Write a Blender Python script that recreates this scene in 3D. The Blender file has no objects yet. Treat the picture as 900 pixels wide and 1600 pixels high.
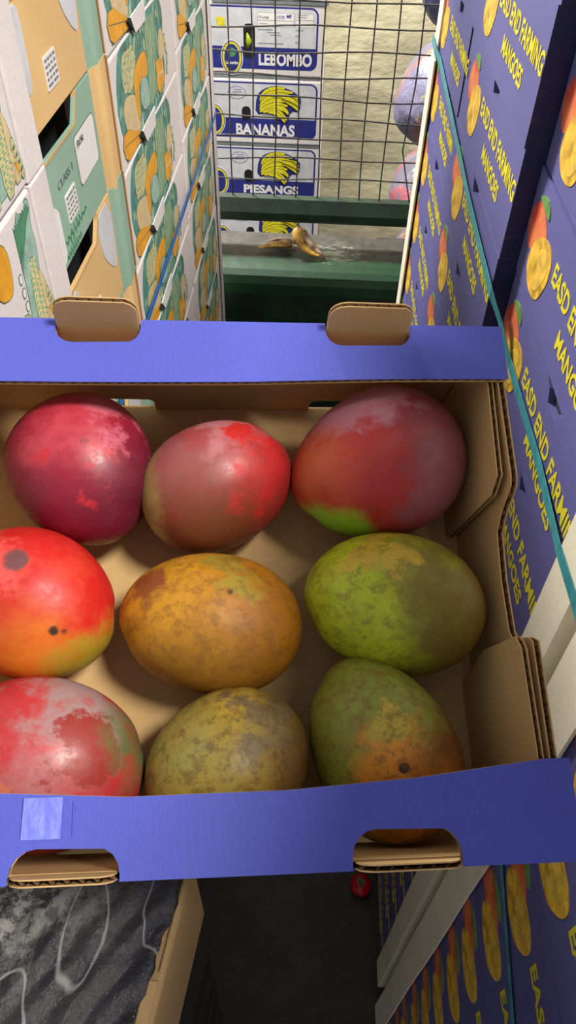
import bpy, bmesh, math, random
import numpy as np
from mathutils import Vector, Matrix
random.seed(7)
S = bpy.context.scene
COL = S.collection
H = 1.93                      # camera height above the floor; heights below are written relative to the camera

# ------------------------------------------------------------------ camera
F = 1155.0
dn = Vector((-31, 1083, F)).normalized()
fw = Vector((90, -1230, F)); fw -= fw.dot(dn) * dn; fw.normalize()
rt = dn.cross(fw)
if rt[0] < 0: rt = -rt
Wm = Matrix((rt, fw, -dn))    # image camera axes -> world
cam = bpy.data.cameras.new('camera'); co = bpy.data.objects.new('camera', cam); COL.objects.link(co)
cx = Wm @ Vector((1, 0, 0)); cy = -(Wm @ Vector((0, 1, 0))); cz = -(Wm @ Vector((0, 0, 1)))
co.matrix_world = Matrix(((cx[0], cy[0], cz[0], 0), (cx[1], cy[1], cz[1], 0), (cx[2], cy[2], cz[2], H), (0, 0, 0, 1)))
cam.sensor_fit = 'VERTICAL'; cam.sensor_height = 24; cam.lens = 24 * F / 1600
cam.clip_start = 0.01
S.camera = co
# ------------------------------------------------------------------ world, lights, exposure
wd = bpy.data.worlds.new('world'); S.world = wd; wd.use_nodes = True
wd.node_tree.nodes['Background'].inputs[0].default_value = (0.93, 0.97, 1.0, 1)
wd.node_tree.nodes['Background'].inputs[1].default_value = 0.38
def area(name, loc, target, size, energy, color):
    l = bpy.data.lights.new(name, 'AREA'); l.shape = 'DISK'; l.size = size; l.energy = energy; l.color = color
    o = bpy.data.objects.new(name, l); COL.objects.link(o)
    o.location = loc; d = Vector(target) - Vector(loc)
    o.rotation_euler = d.to_track_quat('-Z', 'Y').to_euler()
    return o
area('market_lamp', (1.42, -0.35, H + 2.25), (-0.1, 0.4, H - 0.4), 0.62, 125, (1.0, 0.96, 0.88))
area('far_fill_light', (-1.35, 3.3, H + 1.25), (0.2, 1.0, H - 0.4), 0.5, 225, (1.0, 0.96, 0.9))  # added unseen fill light, brightens the right carton faces
sp = bpy.data.lights.new('wall_fill_spot', 'SPOT'); sp.energy = 270; sp.color = (1.0, 0.96, 0.86); sp.spot_size = math.radians(68); sp.spot_blend = .5; sp.shadow_soft_size = .25  # added unseen fill spot for the back wall and banana boxes
so = bpy.data.objects.new('wall_fill_spot', sp); COL.objects.link(so); so.location = (0.25, 1.75, H + 1.5)
so.rotation_euler = (Vector((0.05, 3.45, H - .75)) - so.location).to_track_quat('-Z', 'Y').to_euler()
S.view_settings.view_transform = 'Standard'; S.view_settings.look = 'None'
S.view_settings.gamma = 1; S.view_settings.use_curve_mapping = False
S.view_settings.exposure = 0.2

# ------------------------------------------------------------------ materials
def lin(c):
    return tuple(((v / 255) / 12.92 if v / 255 <= .04045 else ((v / 255 + .055) / 1.055) ** 2.4) for v in c)
class NT:
    def __init__(s, name, rough=.6, metal=0, spec=.5):
        s.m = bpy.data.materials.new(name); s.m.use_nodes = True
        s.t = s.m.node_tree; s.b = s.t.nodes['Principled BSDF']
        s.b.inputs['Roughness'].default_value = rough; s.b.inputs['Metallic'].default_value = metal
        s.b.inputs['Specular IOR Level'].default_value = spec
        s.tc = s.t.nodes.new('ShaderNodeTexCoord')
    def n(s, typ, **k):
        q = s.t.nodes.new(typ)
        for a, b in k.items(): setattr(q, a, b)
        return q
    def l(s, a, b): s.t.links.new(a, b)
    def noise(s, scale, detail=3, rough=.5, stretch=None, w=0):
        q = s.n('ShaderNodeTexNoise'); q.inputs['Scale'].default_value = scale
        q.inputs['Detail'].default_value = detail; q.inputs['Roughness'].default_value = rough
        mp = s.n('ShaderNodeMapping'); s.l(s.tc.outputs['Object'], mp.inputs[0])
        mp.inputs['Location'].default_value = (w, w * .7, w * 1.3)
        if stretch: mp.inputs['Scale'].default_value = stretch
        s.l(mp.outputs[0], q.inputs['Vector'])
        return q.outputs[0]
    def ramp(s, v, lo, hi, a=0., b=1.):
        q = s.n('ShaderNodeMapRange'); q.interpolation_type = 'SMOOTHSTEP'
        s.l(v, q.inputs[0]); q.inputs[1].default_value = lo; q.inputs[2].default_value = hi
        q.inputs[3].default_value = a; q.inputs[4].default_value = b
        return q.outputs[0]
    def mix(s, f, a, b):
        q = s.n('ShaderNodeMix', data_type='RGBA')
        if isinstance(f, (int, float)): q.inputs[0].default_value = f
        else: s.l(f, q.inputs[0])
        for i, c in ((6, a), (7, b)):
            if isinstance(c, tuple): q.inputs[i].default_value = (*c, 1)
            else: s.l(c, q.inputs[i])
        return q.outputs[2]
    def math(s, op, a, b=0.):
        q = s.n('ShaderNodeMath', operation=op)
        for i, v in enumerate((a, b)):
            if isinstance(v, (int, float)): q.inputs[i].default_value = v
            else: s.l(v, q.inputs[i])
        return q.outputs[0]
    def col(s, c):
        if isinstance(c, tuple): s.b.inputs['Base Color'].default_value = (*c, 1)
        else: s.l(c, s.b.inputs['Base Color'])
    def bump(s, h, st=.3, dist=.001):
        q = s.n('ShaderNodeBump'); q.inputs['Strength'].default_value = st; q.inputs['Distance'].default_value = dist
        s.l(h, q.inputs['Height']); s.l(q.outputs[0], s.b.inputs['Normal'])
def simple(name, rgb, rough=.6, var=.12, scale=25, bump=.15, metal=0, stretch=None, spec=.4):
    k = NT(name, rough, metal, spec); c = lin(rgb)
    dark = tuple(v * (1 - var * 2.2) for v in c); lite = tuple(min(1, v * (1 + var)) for v in c)
    k.col(k.mix(k.ramp(k.noise(scale, 4, .6, stretch), .3, .7), dark, lite))
    k.bump(k.noise(scale * 8, 3, .6, stretch), bump)
    return k.m
def card(name, rgb, var=.1, rough=.62, flute=(1, 1, 1), dirt=None, dirtamt=.5):
    k = NT(name, rough, spec=.3); c = lin(rgb)
    a = k.mix(k.ramp(k.noise(9, 4, .6), .3, .75), tuple(v * (1 - var) for v in c), tuple(min(1, v * (1 + var)) for v in c))
    fine = k.noise(220, 2, .6, flute)
    a = k.mix(k.ramp(fine, .35, .75, 0, .25), a, tuple(v * .75 for v in c))
    if dirt: a = k.mix(k.ramp(k.noise(30, 5, .7, w=5), .58, .75, 0, dirtamt), a, lin(dirt))
    k.col(a); k.bump(fine, .12)
    return k.m
KRAFT = card('kraft_board', (196, 160, 108), .08, .75, (1, 1, 6))
KRAFTD = card('kraft_core', (140, 105, 68), .1, .85)
TRAYBLUE = card('blue_print_tray', (80, 88, 182), .06, .5, (4, 1, 1))
BOXBLUE = card('blue_print_carton', (97, 95, 154), .05, .55, (1, 6, 1), (78, 78, 130), .3)
BOXGAP = simple('carton_shadow_gap', (40, 38, 52), .8)
YEL = card('yellow_ink', (228, 214, 48), .08, .5)
YELM = simple('yellow_mango_ink', (232, 184, 62), .5, .22, 55, 0)
REDM = None
LEAF = simple('green_leaf_ink', (104, 152, 78), .5, .15, 60, 0)
CREAM = card('cream_corner_board', (240, 234, 212), .06, .6)
TEAL = simple('teal_strap_plastic', (70, 158, 168), .35, .12, 80, .1)
BLUST = simple('blue_strap_plastic', (40, 118, 205), .35, .1, 80, .1)
WHITEC = card('white_carton_board', (226, 218, 214), .04, .55, (1, 1, 1), (196, 188, 180), .35)
KRAFTF = card('kraft_carton_face', (222, 184, 126), .07, .65, (1, 4, 1), (222, 165, 70), .55)
GREENF = card('sage_carton_face', (146, 178, 156), .05, .6)
DARK = simple('opening_shade', (26, 30, 34), .8, .2, 20)
ART = {n: simple('ink_' + n, c, .5, v, s, 0) for n, c, v, s in (
    ('teal', (92, 150, 138), .22, 60), ('sage', (146, 176, 140), .14, 70), ('cream', (220, 196, 146), .08, 60), ('orange', (238, 168, 40), .1, 40),
    ('pea', (200, 204, 150), .12, 90), ('outline', (70, 104, 84), .1, 60), ('mint', (160, 192, 176), .1, 60), ('white', (232, 228, 224), .03, 20),
    ('grey', (120, 128, 130), .1, 60), ('navy', (44, 50, 130), .06, 30), ('banana', (226, 214, 44), .08, 60), ('black', (30, 30, 34), .1, 30),
    ('greenink', (80, 140, 104), .1, 60), ('lilac', (130, 132, 186), .1, 50), ('palewhite', (208, 208, 212), .05, 30))}
ART['sage'].name = 'ink_sage'
k = NT('red_mango_ink', .5); k.col(k.mix(k.ramp(k.noise(28, 3), .35, .65), lin((196, 66, 48)), lin((226, 130, 80)))); REDM = k.m
GREENP = simple('green_frame_paint', (6, 46, 24), .5, .3, 12, .2, 0, None, .5)
WIRE = simple('dull_mesh_wire', (92, 86, 84), .5, .2, 60, .2, .6)
CONC = None
k = NT('plastered_wall', .85)
k.col(k.mix(k.ramp(k.noise(3.2, 6, .65, (1, 1, 2.6)), .3, .72), lin((160, 152, 126)), lin((206, 198, 166)))); k.bump(k.noise(9, 5, .6, (1, 1, 2)), .5, .02); CONC = k.m
k = NT('wet_dark_floor', .45)
k.col(k.mix(k.ramp(k.noise(7, 6, .7), .35, .7), lin((44, 38, 30)), lin((62, 56, 44)))); k.bump(k.noise(40, 4), .4, .004); FLOOR = k.m
WOOD = simple('pallet_wood', (150, 118, 80), .8, .2, 14, .4, 0, (1, 6, 6))

# ------------------------------------------------------------------ mesh helpers
def ob(name, bm, mats, parent=None, smooth=False, M=None):
    me = bpy.data.meshes.new(name); bm.to_mesh(me); bm.free()
    for m in (mats if isinstance(mats, (list, tuple)) else [mats]): me.materials.append(m)
    if smooth:
        for p in me.polygons: p.use_smooth = True
    o = bpy.data.objects.new(name, me); COL.objects.link(o)
    if parent: o.parent = parent
    if M is not None: o.matrix_world = M
    return o
def tag(o, label, cat, group=None, kind=None):
    if label: o['label'] = label
    if cat: o['category'] = cat
    if group: o['group'] = group
    if kind: o['kind'] = kind
    return o
def empty(name, loc=(0, 0, 0), M=None):
    o = bpy.data.objects.new(name, None); COL.objects.link(o); o.empty_display_size = .02
    if M is not None: o.matrix_world = M
    else: o.location = loc
    return o
def copy_tree(o, parent=None):
    c = o.copy(); COL.objects.link(c)
    if parent: c.parent = parent
    for ch in o.children: copy_tree(ch, c)
    return c
def box(bm, a, b, mi=0):
    vs = [bm.verts.new((x, y, z)) for x in (a[0], b[0]) for y in (a[1], b[1]) for z in (a[2], b[2])]
    for f in ((0, 1, 3, 2), (4, 6, 7, 5), (0, 4, 5, 1), (2, 3, 7, 6), (0, 2, 6, 4), (1, 5, 7, 3)):
        bm.faces.new([vs[i] for i in f]).material_index = mi
def bevel(bm, w, seg=2):
    bmesh.ops.recalc_face_normals(bm, faces=bm.faces)
    bmesh.ops.bevel(bm, geom=[e for e in bm.edges if e.calc_length() > w * 2.5], offset=w, segments=seg, affect='EDGES', profile=.5, clamp_overlap=True)
def prism(bm, pts, f0, f1, mi=0):
    """pts: list of 2D; f0,f1 map a 2D point to the near / far 3D position"""
    a = [bm.verts.new(f0(*p)) for p in pts]; b = [bm.verts.new(f1(*p)) for p in pts]
    fs = [bm.faces.new(a), bm.faces.new(b[::-1])]
    n = len(pts)
    for i in range(n): fs.append(bm.faces.new((a[i], b[i], b[(i + 1) % n], a[(i + 1) % n])))
    for f in fs: f.material_index = mi
def tube(bm, pts, rad, n=8, mi=0, flat=1.0, up=None):
    pts = [Vector(p) for p in pts]; rings = []
    for i, p in enumerate(pts):
        t = (pts[min(i + 1, len(pts) - 1)] - pts[max(i - 1, 0)]).normalized()
        u = Vector(up) if up else (Vector((0, 0, 1)) if abs(t.z) < .9 else Vector((1, 0, 0)))
        s = t.cross(u).normalized(); w = s.cross(t)
        r = rad[i] if isinstance(rad, (list, tuple)) else rad
        rings.append([bm.verts.new(p + s * math.cos(2 * math.pi * k / n) * r + w * math.sin(2 * math.pi * k / n) * r * flat) for k in range(n)])
    for a, b in zip(rings, rings[1:]):
        for k in range(n): bm.faces.new((a[k], a[(k + 1) % n], b[(k + 1) % n], b[k])).material_index = mi
    bm.faces.new(rings[0][::-1]).material_index = mi; bm.faces.new(rings[-1]).material_index = mi
def smooth_poly(pts, it=2):
    for _ in range(it):
        q = []
        for i in range(len(pts)):
            a, b = pts[i], pts[(i + 1) % len(pts)]
            q += [(a[0] * .75 + b[0] * .25, a[1] * .75 + b[1] * .25), (a[0] * .25 + b[0] * .75, a[1] * .25 + b[1] * .75)]
        pts = q
    return pts
_txt = {}
def text_mesh(s, size, bold=.0, width=None):
    key = (s, size, bold, width)
    if key in _txt: return _txt[key]
    c = bpy.data.curves.new('text', 'FONT'); c.body = s; c.size = size; c.offset = bold; c.extrude = .00015; c.resolution_u = 3
    o = bpy.data.objects.new('text', c); COL.objects.link(o)
    dg = bpy.context.evaluated_depsgraph_get(); dg.update()
    me = bpy.data.meshes.new_from_object(o.evaluated_get(dg)); me.materials.clear()
    bpy.data.objects.remove(o)
    if width:
        xs = [v.co.x for v in me.vertices]; w = max(xs) - min(xs); x0 = min(xs)
        for v in me.vertices: v.co.x = (v.co.x - x0) * width / w
    _txt[key] = me
    return me
def add_text(bm, s, size, f, mi, bold=0., width=None, shear=0.):
    """append a text's mesh into bm through the 2D->3D map f(x, y, depth)"""
    me = text_mesh(s, size, bold, width); base = len(bm.verts)
    vs = [bm.verts.new(f(v.co.x + shear * v.co.y, v.co.y, v.co.z)) for v in me.vertices]
    for p in me.polygons:
        try: bm.faces.new([vs[i] for i in p.vertices]).material_index = mi
        except ValueError: pass

# ------------------------------------------------------------------ the setting
def struct(name, bm, m):
    o = ob(name, bm, m); o['kind'] = 'structure'; return o
bm = bmesh.new(); box(bm, (-2.2, -1.5, -.1), (2.4, 3.97, 0)); struct('floor', bm, FLOOR)
bm = bmesh.new(); box(bm, (-2.2, 3.9, 0), (2.4, 4.05, 2.75)); struct('wall_back', bm, CONC)

# ------------------------------------------------------------------ pallets
def pallet(x0, x1, y0, y1, label):
    t = empty('wooden_pallet', ((x0 + x1) / 2, (y0 + y1) / 2, 0)); tag(t, label, 'pallet')
    w = x1 - x0; d = y1 - y0
    for i in range(3):
        bm = bmesh.new(); xx = -w / 2 + i * (w - .08) / 2; box(bm, (xx, -d / 2, 0), (xx + .08, d / 2, .075)); ob('bearer', bm, WOOD, t)
    n = max(3, int(d / .13))
    for i in range(n):
        yy = -d / 2 + i * (d - .09) / (n - 1); bm = bmesh.new(); box(bm, (-w / 2, yy, .075), (w / 2, yy + .09, .092)); ob('deck_board', bm, WOOD, t)
PAL = .092

# ------------------------------------------------------------------ mango cartons (right-hand stacks)
HB = .11
ENDSHADE = card('shaded_end_panel', (46, 46, 84), .15, .6, (1, 1, 1), (110, 92, 74), .35)  # carton ends coloured dark to paint the shade of the narrow gap
RED2 = [(0.051, -0.028), (0.037, -0.043), (0.039, -0.057), (0.049, -0.070), (0.064, -0.071), (0.09, -0.062), (0.111, -0.039), (0.102, -0.034), (0.094, -0.029), (0.085, -0.026), (0.071, -0.023), (0.059, -0.024)]
CHK2 = [(0.077, -0.053), (0.067, -0.073), (0.069, -0.085), (0.086, -0.096), (0.108, -0.097), (0.127, -0.092), (0.138, -0.077), (0.145, -0.064), (0.145, -0.048), (0.134, -0.039), (0.118, -0.037), (0.102, -0.040), (0.09, -0.046)]
LEA2 = [(0.056, -0.022), (0.062, -0.017), (0.082, -0.012), (0.097, -0.016), (0.104, -0.025), (0.087, -0.025), (0.068, -0.022)]
def mango_carton(L, h, shift=0., tw=.245, tshift=0.):
    """origin at the far top edge of the aisle face; s runs to -y, t up, depth to +x"""
    t = empty('mango_carton')
    bm = bmesh.new()
    g = .0013
    prof = [(g, -h + g), (L - g, -h + g), (L - g, -g), (.245, -g), (.238, -.004), (.236, -.015), (.205, -.017), (.198, -.006), (.185, -g), (g, -g)]
    prism(bm, prof, lambda s, q: (0, -s, q), lambda s, q: (.298, -s, q))
    bmesh.ops.recalc_face_normals(bm, faces=bm.faces)
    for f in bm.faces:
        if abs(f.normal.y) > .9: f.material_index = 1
    ob('carton_body', bm, [BOXBLUE, ENDSHADE], t)
    bm = bmesh.new(); box(bm, (.006, -.240, -.02), (.05, -.198, -.001)); ob('handle_slot_shade', bm, BOXGAP, t)  # dark block filling the notch, its colour stands in for shade
    # fold creases of the board
    def P(d): return lambda s, q: (-d, -s + shift, q)
    bm = bmesh.new()
    prism(bm, smooth_poly(RED2), P(.0004), P(-.0002), 0)
    prism(bm, smooth_poly(CHK2), P(.0007), P(-.0002), 1)
    prism(bm, smooth_poly([(.112, -.046), (.100, -.052), (.096, -.064), (.106, -.070), (.118, -.066), (.112, -.076), (.100, -.084), (.104, -.090), (.120, -.086), (.132, -.070), (.138, -.055), (.128, -.044)]), P(.0009), P(-.0002), 3)
    prism(bm, smooth_poly(LEA2, 1), P(.0010), P(-.0002), 2)
    bmesh.ops.recalc_face_normals(bm, faces=bm.faces)
    ob('printed_mango', bm, [REDM, YELM, LEAF, CHEEK], t)
    bm = bmesh.new()
    add_text(bm, 'EASD END FARMING', .0262, lambda a, b, c: (-.0004 - c, -.155 - a + tshift, -.0548 + b), 0, .0006, tw)
    add_text(bm, 'MANGOES', .0236, lambda a, b, c: (-.0004 - c, -.213 - a + tshift, -.0850 + b), 0, .0006, .120 * tw / .245)
    ob('printed_lettering', bm, YEL, t)
    return t
CHEEK = simple('pale_yellow_ink', (234, 192, 74), .5, .15, 70, 0)
ORD = ['first', 'second', 'third', 'fourth', 'fifth', 'sixth', 'seventh', 'eighth', 'ninth', 'tenth', 'eleventh', 'twelfth', 'thirteenth', 'fourteenth', 'fifteenth', 'sixteenth', 'seventeenth']
rnd = random.Random(3)
def stack_right(x, ymax, L, zref, h, top, vis, colname, shift=0., tw=.245, sc=1., tshift=0.):
    """zref: one row's top height (camera relative); rows are laid from the pallet up to `top`"""
    proto = None
    n_up = int(round((top - zref) / h))
    z = zref + n_up * h; k = 0; cnt = {}
    while z - h + H > PAL - .02:
        if proto is None: proto = mango_carton(L, h, shift, tw, tshift); o = proto
        else: o = copy_tree(proto)
        o.location = (x + rnd.uniform(-.0012, .0012), ymax + rnd.uniform(-.0015, .0015), z + H); o.scale = (1, sc, sc)
        idx = None
        for a, (z1, z0, txt) in enumerate(vis):
            if z1 >= z - h / 2 >= z0: idx = (cnt.get(a, 0), txt); cnt[a] = idx[0] + 1
        if idx: tag(o, f'blue mango carton {colname} of right stack, {ORD[max(0, idx[0])]} row {idx[1]}', 'carton', 'blue mango cartons stacked on the right')
        else: tag(o, f'blue mango carton {colname} of right stack, out of sight', 'carton', 'hidden blue mango cartons ' + colname)
        z -= h; k += 1
    return z + H          # underside height
TOP = .04
zb = []
K = 1.038
zb.append(stack_right(.2133, .743, .388, -.285, .110, TOP, [(-.12, -.70, 'from the frame top'), (-1.15, -1.84, 'below the tray')], 'in near column', .032, .245, 1., .032))
zb.append(stack_right(.192, 1.122 * K, .403, -.260 * K, .110 * K, TOP, [(-.10, -.70, 'from the frame top')], 'in middle column', 0, .245, K))
zb.append(stack_right(.192, 1.462 * K, .34, -.260 * K, .110 * K, TOP, [(-.26, -.96, 'from the frame top')], 'in farthest column', .03, .225, K, .018))
zb.append(stack_right(.2133, .316, .42, -.560, .109, .10, [(-.41, -1.84, 'below the tray corner')], 'in nearest column'))
print('bases', zb)
pallet(.235, .52, .40, 1.45, 'wooden pallet under the far blue mango cartons')
pallet(.235, .52, -.08, .28, 'wooden pallet under the nearest blue mango cartons')

# corner boards
def lboard(x, y, z0, z1, wx, wy, ysign, label, th=.003):
    """L-section board at the aisle corner (x, y): one flange along y (ysign), one along +x"""
    bm = bmesh.new(); n = 14
    pts = [(-th, -th * ysign), (-th, wy * ysign), (0, wy * ysign), (0, 0), (wx, 0), (wx, -th * ysign)]
    prev = None
    for i in range(n + 1):
        z = z0 + (z1 - z0) * i / n; j = .0012 * math.sin(i * 1.7 + x * 9)
        ring = [bm.verts.new((x + a, y + b + j, z + H)) for a, b in pts]
        if prev:
            for k in range(6): bm.faces.new((prev[k], prev[(k + 1) % 6], ring[(k + 1) % 6], ring[k]))
        else: bm.faces.new(ring[::-1])
        prev = ring
    bm.faces.new(prev); bmesh.ops.recalc_face_normals(bm, faces=bm.faces)
    return tag(ob('corner_board', bm, CREAM), label, 'corner board')
lboard(.1905, 1.522, -.386, .03, .03, .050, -1, 'upper pale corner board at the far edge of the blue mango cartons')
lboard(.1885, 1.526, -1.74, -.398, .03, .056, -1, 'long pale corner board at the far edge of the blue cartons beside the wire mesh')
lboard(.2105, .3515, -1.83, .03, .06, .046, 1, 'pale corner board on the near column, its dark flange facing the gap')
lboard(.2105, .3215, -1.885, .03, .045, .054, -1, 'wide pale corner board at the gap between the two blue carton stacks')

def strap(pts, w, th, m, label, nrm):
    bm = bmesh.new(); pts = [Vector((p[0], p[1], p[2] + H)) for p in pts]
    # resample
    q = []
    for a, b in zip(pts, pts[1:]):
        n = max(2, int((b - a).length / .03))
        q += [a.lerp(b, i / n) for i in range(n)]
    q.append(pts[-1]); N = Vector(nrm); prev = None
    for i, p in enumerate(q):
        t = (q[min(i + 1, len(q) - 1)] - q[max(i - 1, 0)]).normalized(); s = t.cross(N).normalized()
        ww = w * (1 + .06 * math.sin(i * 1.3))
        c = [p + s * ww / 2, p - s * ww / 2, p - s * ww / 2 + N * th, p + s * ww / 2 + N * th]
        r = [bm.verts.new(v) for v in c]
        if prev:
            for k in range(4): bm.faces.new((prev[k], prev[(k + 1) % 4], r[(k + 1) % 4], r[k]))
        prev = r
    bmesh.ops.recalc_face_normals(bm, faces=bm.faces)
    return tag(ob('packing_strap', bm, m), label, 'strap')
strap([(.1845, 1.53, -.378), (.1845, 1.46, -.381), (.1890, 1.42, -.384), (.1892, .94, -.413), (.1892, .732, -.417), (.2, .705, -.436), (.2105, .665, -.462), (.2105, .50, -.456), (.2068, .40, -.452), (.2068, .345, -.448), (.2068, .262, -.446), (.2105, .24, -.446), (.2105, -.09, -.44)], .0125, .0006, TEAL,
      'teal strap running down the blue mango cartons above the tray corner', (-1, 0, 0))
strap([(.2105, .317, -.745), (.2105, .10, -.80), (.2105, -.09, -.83)], .0075, .0006, TEAL, 'dark teal strap on the shadowed blue cartons under the tray', (-1, 0, 0))

# ------------------------------------------------------------------ produce cartons (left-hand stacks)
XL = -.238
def LP(d): return lambda s, q: (d, s, q)
def poly(bm, pts, d, mi, sm=1):
    prism(bm, smooth_poly(pts, sm) if sm else pts, LP(d), LP(-.0002), mi)
AM = ['teal', 'sage', 'cream', 'orange', 'pea', 'outline', 'mint', 'white', 'greenink']
AI = {n: i for i, n in enumerate(AM)}
def blob(cx_, cy_, rx, ry, n=9, a0=0):
    return [(cx_ + rx * math.cos(a0 + 2 * math.pi * i / n), cy_ + ry * math.sin(a0 + 2 * math.pi * i / n)) for i in range(n)]
def outlined(bm, pts, d, col, sm=1, grow=1.05):
    d = .0002 + d * .22
    mx = sum(p[0] for p in pts) / len(pts); my = sum(p[1] for p in pts) / len(pts)
    e = .0007
    big = [(x + math.copysign(min(e, abs(x - mx) * .3), x - mx), y + math.copysign(min(e, abs(y - my) * .3), y - my)) for x, y in pts]
    poly(bm, big, d, AI['outline'], sm); poly(bm, pts, d + .00006, AI[col], sm)
def side_art(bm, sc=1., h=.12):
    r = random.Random(5)
    def T(pts): return [(x * sc, max(-h + .003, min(-.003, y * h / .12))) for x, y in pts]
    poly(bm, T([(.05, -.006), (.07, -.001), (.11, -.003), (.15, 0), (.2, -.003), (.262, 0), (.32, -.006), (.338, -.03), (.318, -.06), (.325, -.09), (.30, -.12), (.2, -.12), (.14, -.12), (.06, -.105), (.03, -.085), (.020, -.045)]), .0002, AI['teal'])
    for i in range(150):
        x, y = r.uniform(.035, .315), r.uniform(-.112, -.008); a = r.uniform(.6, 2.2); l_ = r.uniform(.006, .020); w_ = r.uniform(.002, .0045)
        ca, sa = math.cos(a), math.sin(a)
        pts = [(x + ca * l_ * u - sa * w_ * v, y + (sa * l_ * u + ca * w_ * v) * .8) for u, v in ((-1, 0), (-.4, 1), (.4, .9), (1, 0), (.4, -.9), (-.4, -1))]
        poly(bm, T(pts), .00025 + i * .0000012, AI[('sage', 'sage', 'greenink', 'teal', 'mint', 'pea', 'outline')[i % 7]], 0)
    poly(bm, T([(.20, -.010), (.275, -.012), (.27, -.045), (.245, -.09), (.205, -.112), (.215, -.06)]), .00044, AI['sage'])
    for i in range(9): poly(bm, T([(.207 + i * .0075, -.012), (.209 + i * .0075, -.012), (.204 + i * .005, -.1), (.2025 + i * .005, -.1)]), .00047, AI['pea' if i % 2 else 'greenink'], 0)
    outlined(bm, T([(.061, -.023), (.076, -.009), (.128, -.018), (.144, -.031), (.107, -.058), (.061, -.046)]), .0009, 'pea', 1)
    for i in range(34):
        a, b = r.uniform(.066, .128), r.uniform(-.05, -.014)
        outlined(bm, T(blob(a, b, .0048, .0032, 6)), .0014, 'pea' if i % 3 else 'cream', 0)
    outlined(bm, T([(.075, -.052), (.125, -.066), (.133, -.097), (.121, -.107), (.057, -.088), (.047, -.067), (.052, -.055)]), .0016, 'cream')
    outlined(bm, T([(.187, -.034), (.205, -.043), (.197, -.068), (.152, -.06), (.140, -.065), (.133, -.098), (.12, -.092), (.115, -.061), (.113, -.049), (.136, -.036)]), .0020, 'orange')
    outlined(bm, T([(.159, -.058), (.189, -.064), (.203, -.081), (.196, -.098), (.156, -.095), (.140, -.076)]), .0024, 'mint')
    outlined(bm, T([(.257, -.066), (.305, -.070), (.310, -.103), (.27, -.108), (.255, -.098)]), .0026, 'orange', 0)
    poly(bm, T([(.262, -.083), (.306, -.087), (.307, -.091), (.262, -.087)]), .00092, AI['cream'], 0)
    outlined(bm, T([(.304, -.034), (.330, -.056), (.317, -.074), (.285, -.074), (.280, -.055)]), .0030, 'cream')
    for a, b in ((.333, -.058), (.339, -.070), (.343, -.084), (.335, -.095)): outlined(bm, T(blob(a, b, .0055, .0065, 7)), .0026, 'pea', 0)
    outlined(bm, T([(.034, -.083), (.059, -.084), (.118, -.105), (.122, -.116), (.045, -.113), (.030, -.106), (.024, -.093)]), .0030, 'orange', 0)
    poly(bm, T([(.03, -.093), (.118, -.108), (.118, -.1090), (.03, -.0940)]), .0010, AI['outline'], 0)
def shell(L, h, face, t, x0=-.30):
    bm = bmesh.new(); g = .0014; box(bm, (x0, g, -h + g), (0, L - g, -g)); bevel(bm, .0025, 2)
    return ob('carton_body', bm, face, t)
def side_carton(L, h, sc):
    t = empty('produce_carton'); shell(L, h, WHITEC, t)
    bm = bmesh.new(); side_art(bm, sc, h); bmesh.ops.recalc_face_normals(bm, faces=bm.faces)
    ob('printed_vegetables', bm, [ART[n] for n in AM], t)
    bm = bmesh.new()
    for pts, z in (([(.117 * sc, -h + .013), (.214 * sc, -h + .014), (.206 * sc, -h - .008), (.138 * sc, -h - .007)], 0),):
        prism(bm, pts, LP(.0030), LP(.0012))
    bmesh.ops.recalc_face_normals(bm, faces=bm.faces); ob('lock_tab', bm, ART['white'], t)
    bm = bmesh.new(); prism(bm, [(.108 * sc, -h + .013), (.122 * sc, -h + .014), (.14 * sc, -h - .006)], LP(.0042), LP(.0005)); ob('handle_slot_shade', bm, DARK, t)  # solid dark wedge painting the shade of the slot opening
    return t
def end_carton(h, face, flapm, slotdeep):
    """short end of a box: s 0..0.17 face, 0.17..0.235 bulging corner flap with raw corrugated edge"""
    t = empty('produce_carton')
    bm = bmesh.new(); g = .0012
    # face with a real handle opening cut from its top edge
    prism(bm, [(-.006, -h + g), (.170, -h + g), (.170, -g), (.116, -g), (.110, -.008), (.096, -.023), (-.006, -.021)], LP(0), LP(-.004))
    bmesh.ops.recalc_face_normals(bm, faces=bm.faces); ob('end_panel', bm, face, t)
    bm = bmesh.new(); box(bm, (-.30, -.004, -h + g), (-.03, .17, -g)); ob('carton_body', bm, DARK, t)  # body coloured dark so the handle opening looks shaded inside
    bm = bmesh.new(); prism(bm, [(-.006, -.0212), (.096, -.0232), (.1102, -.0082), (.1162, -.0005), (.1195, -.0005), (.113, -.010), (.098, -.0256), (-.006, -.0236)], LP(.0007), LP(-.004)); ob('raw_edge', bm, KRAFT, t)
    # corner flap: curved strip
    bm = bmesh.new(); prev = None
    for i in range(9):
        a = i / 8; s = .170 + .058 * a; d = .0045 * math.sin(a * 2.4) + (.003 if .35 < a < .45 else 0)
        r = [bm.verts.new((d, s, -h + g - .006)), bm.verts.new((d, s, -g + .002)), bm.verts.new((d - .004, s, -g + .002)), bm.verts.new((d - .004, s, -h + g - .006))]
        if prev:
            for q in range(4): bm.faces.new((prev[q], prev[(q + 1) % 4], r[(q + 1) % 4], r[q]))
        else: bm.faces.new(r[::-1])
        prev = r
    bm.faces.new(prev); bmesh.ops.recalc_face_normals(bm, faces=bm.faces); fl = ob('corner_flap', bm, flapm, t)
    bm = bmesh.new(); n = int(h / .0022)
    for i in range(n):
        z = -.002 - i * .0022; box(bm, (-.0012, .2278, z - .0007), (.0052, .2306, z + .0007), 0)
    box(bm, (-.004, .2272, -h), (.0045, .2292, -.001), 1)
    o = ob('corrugated_edge', bm, [KRAFT, KRAFTD], fl); o['kind'] = 'stuff'
    return t
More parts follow.
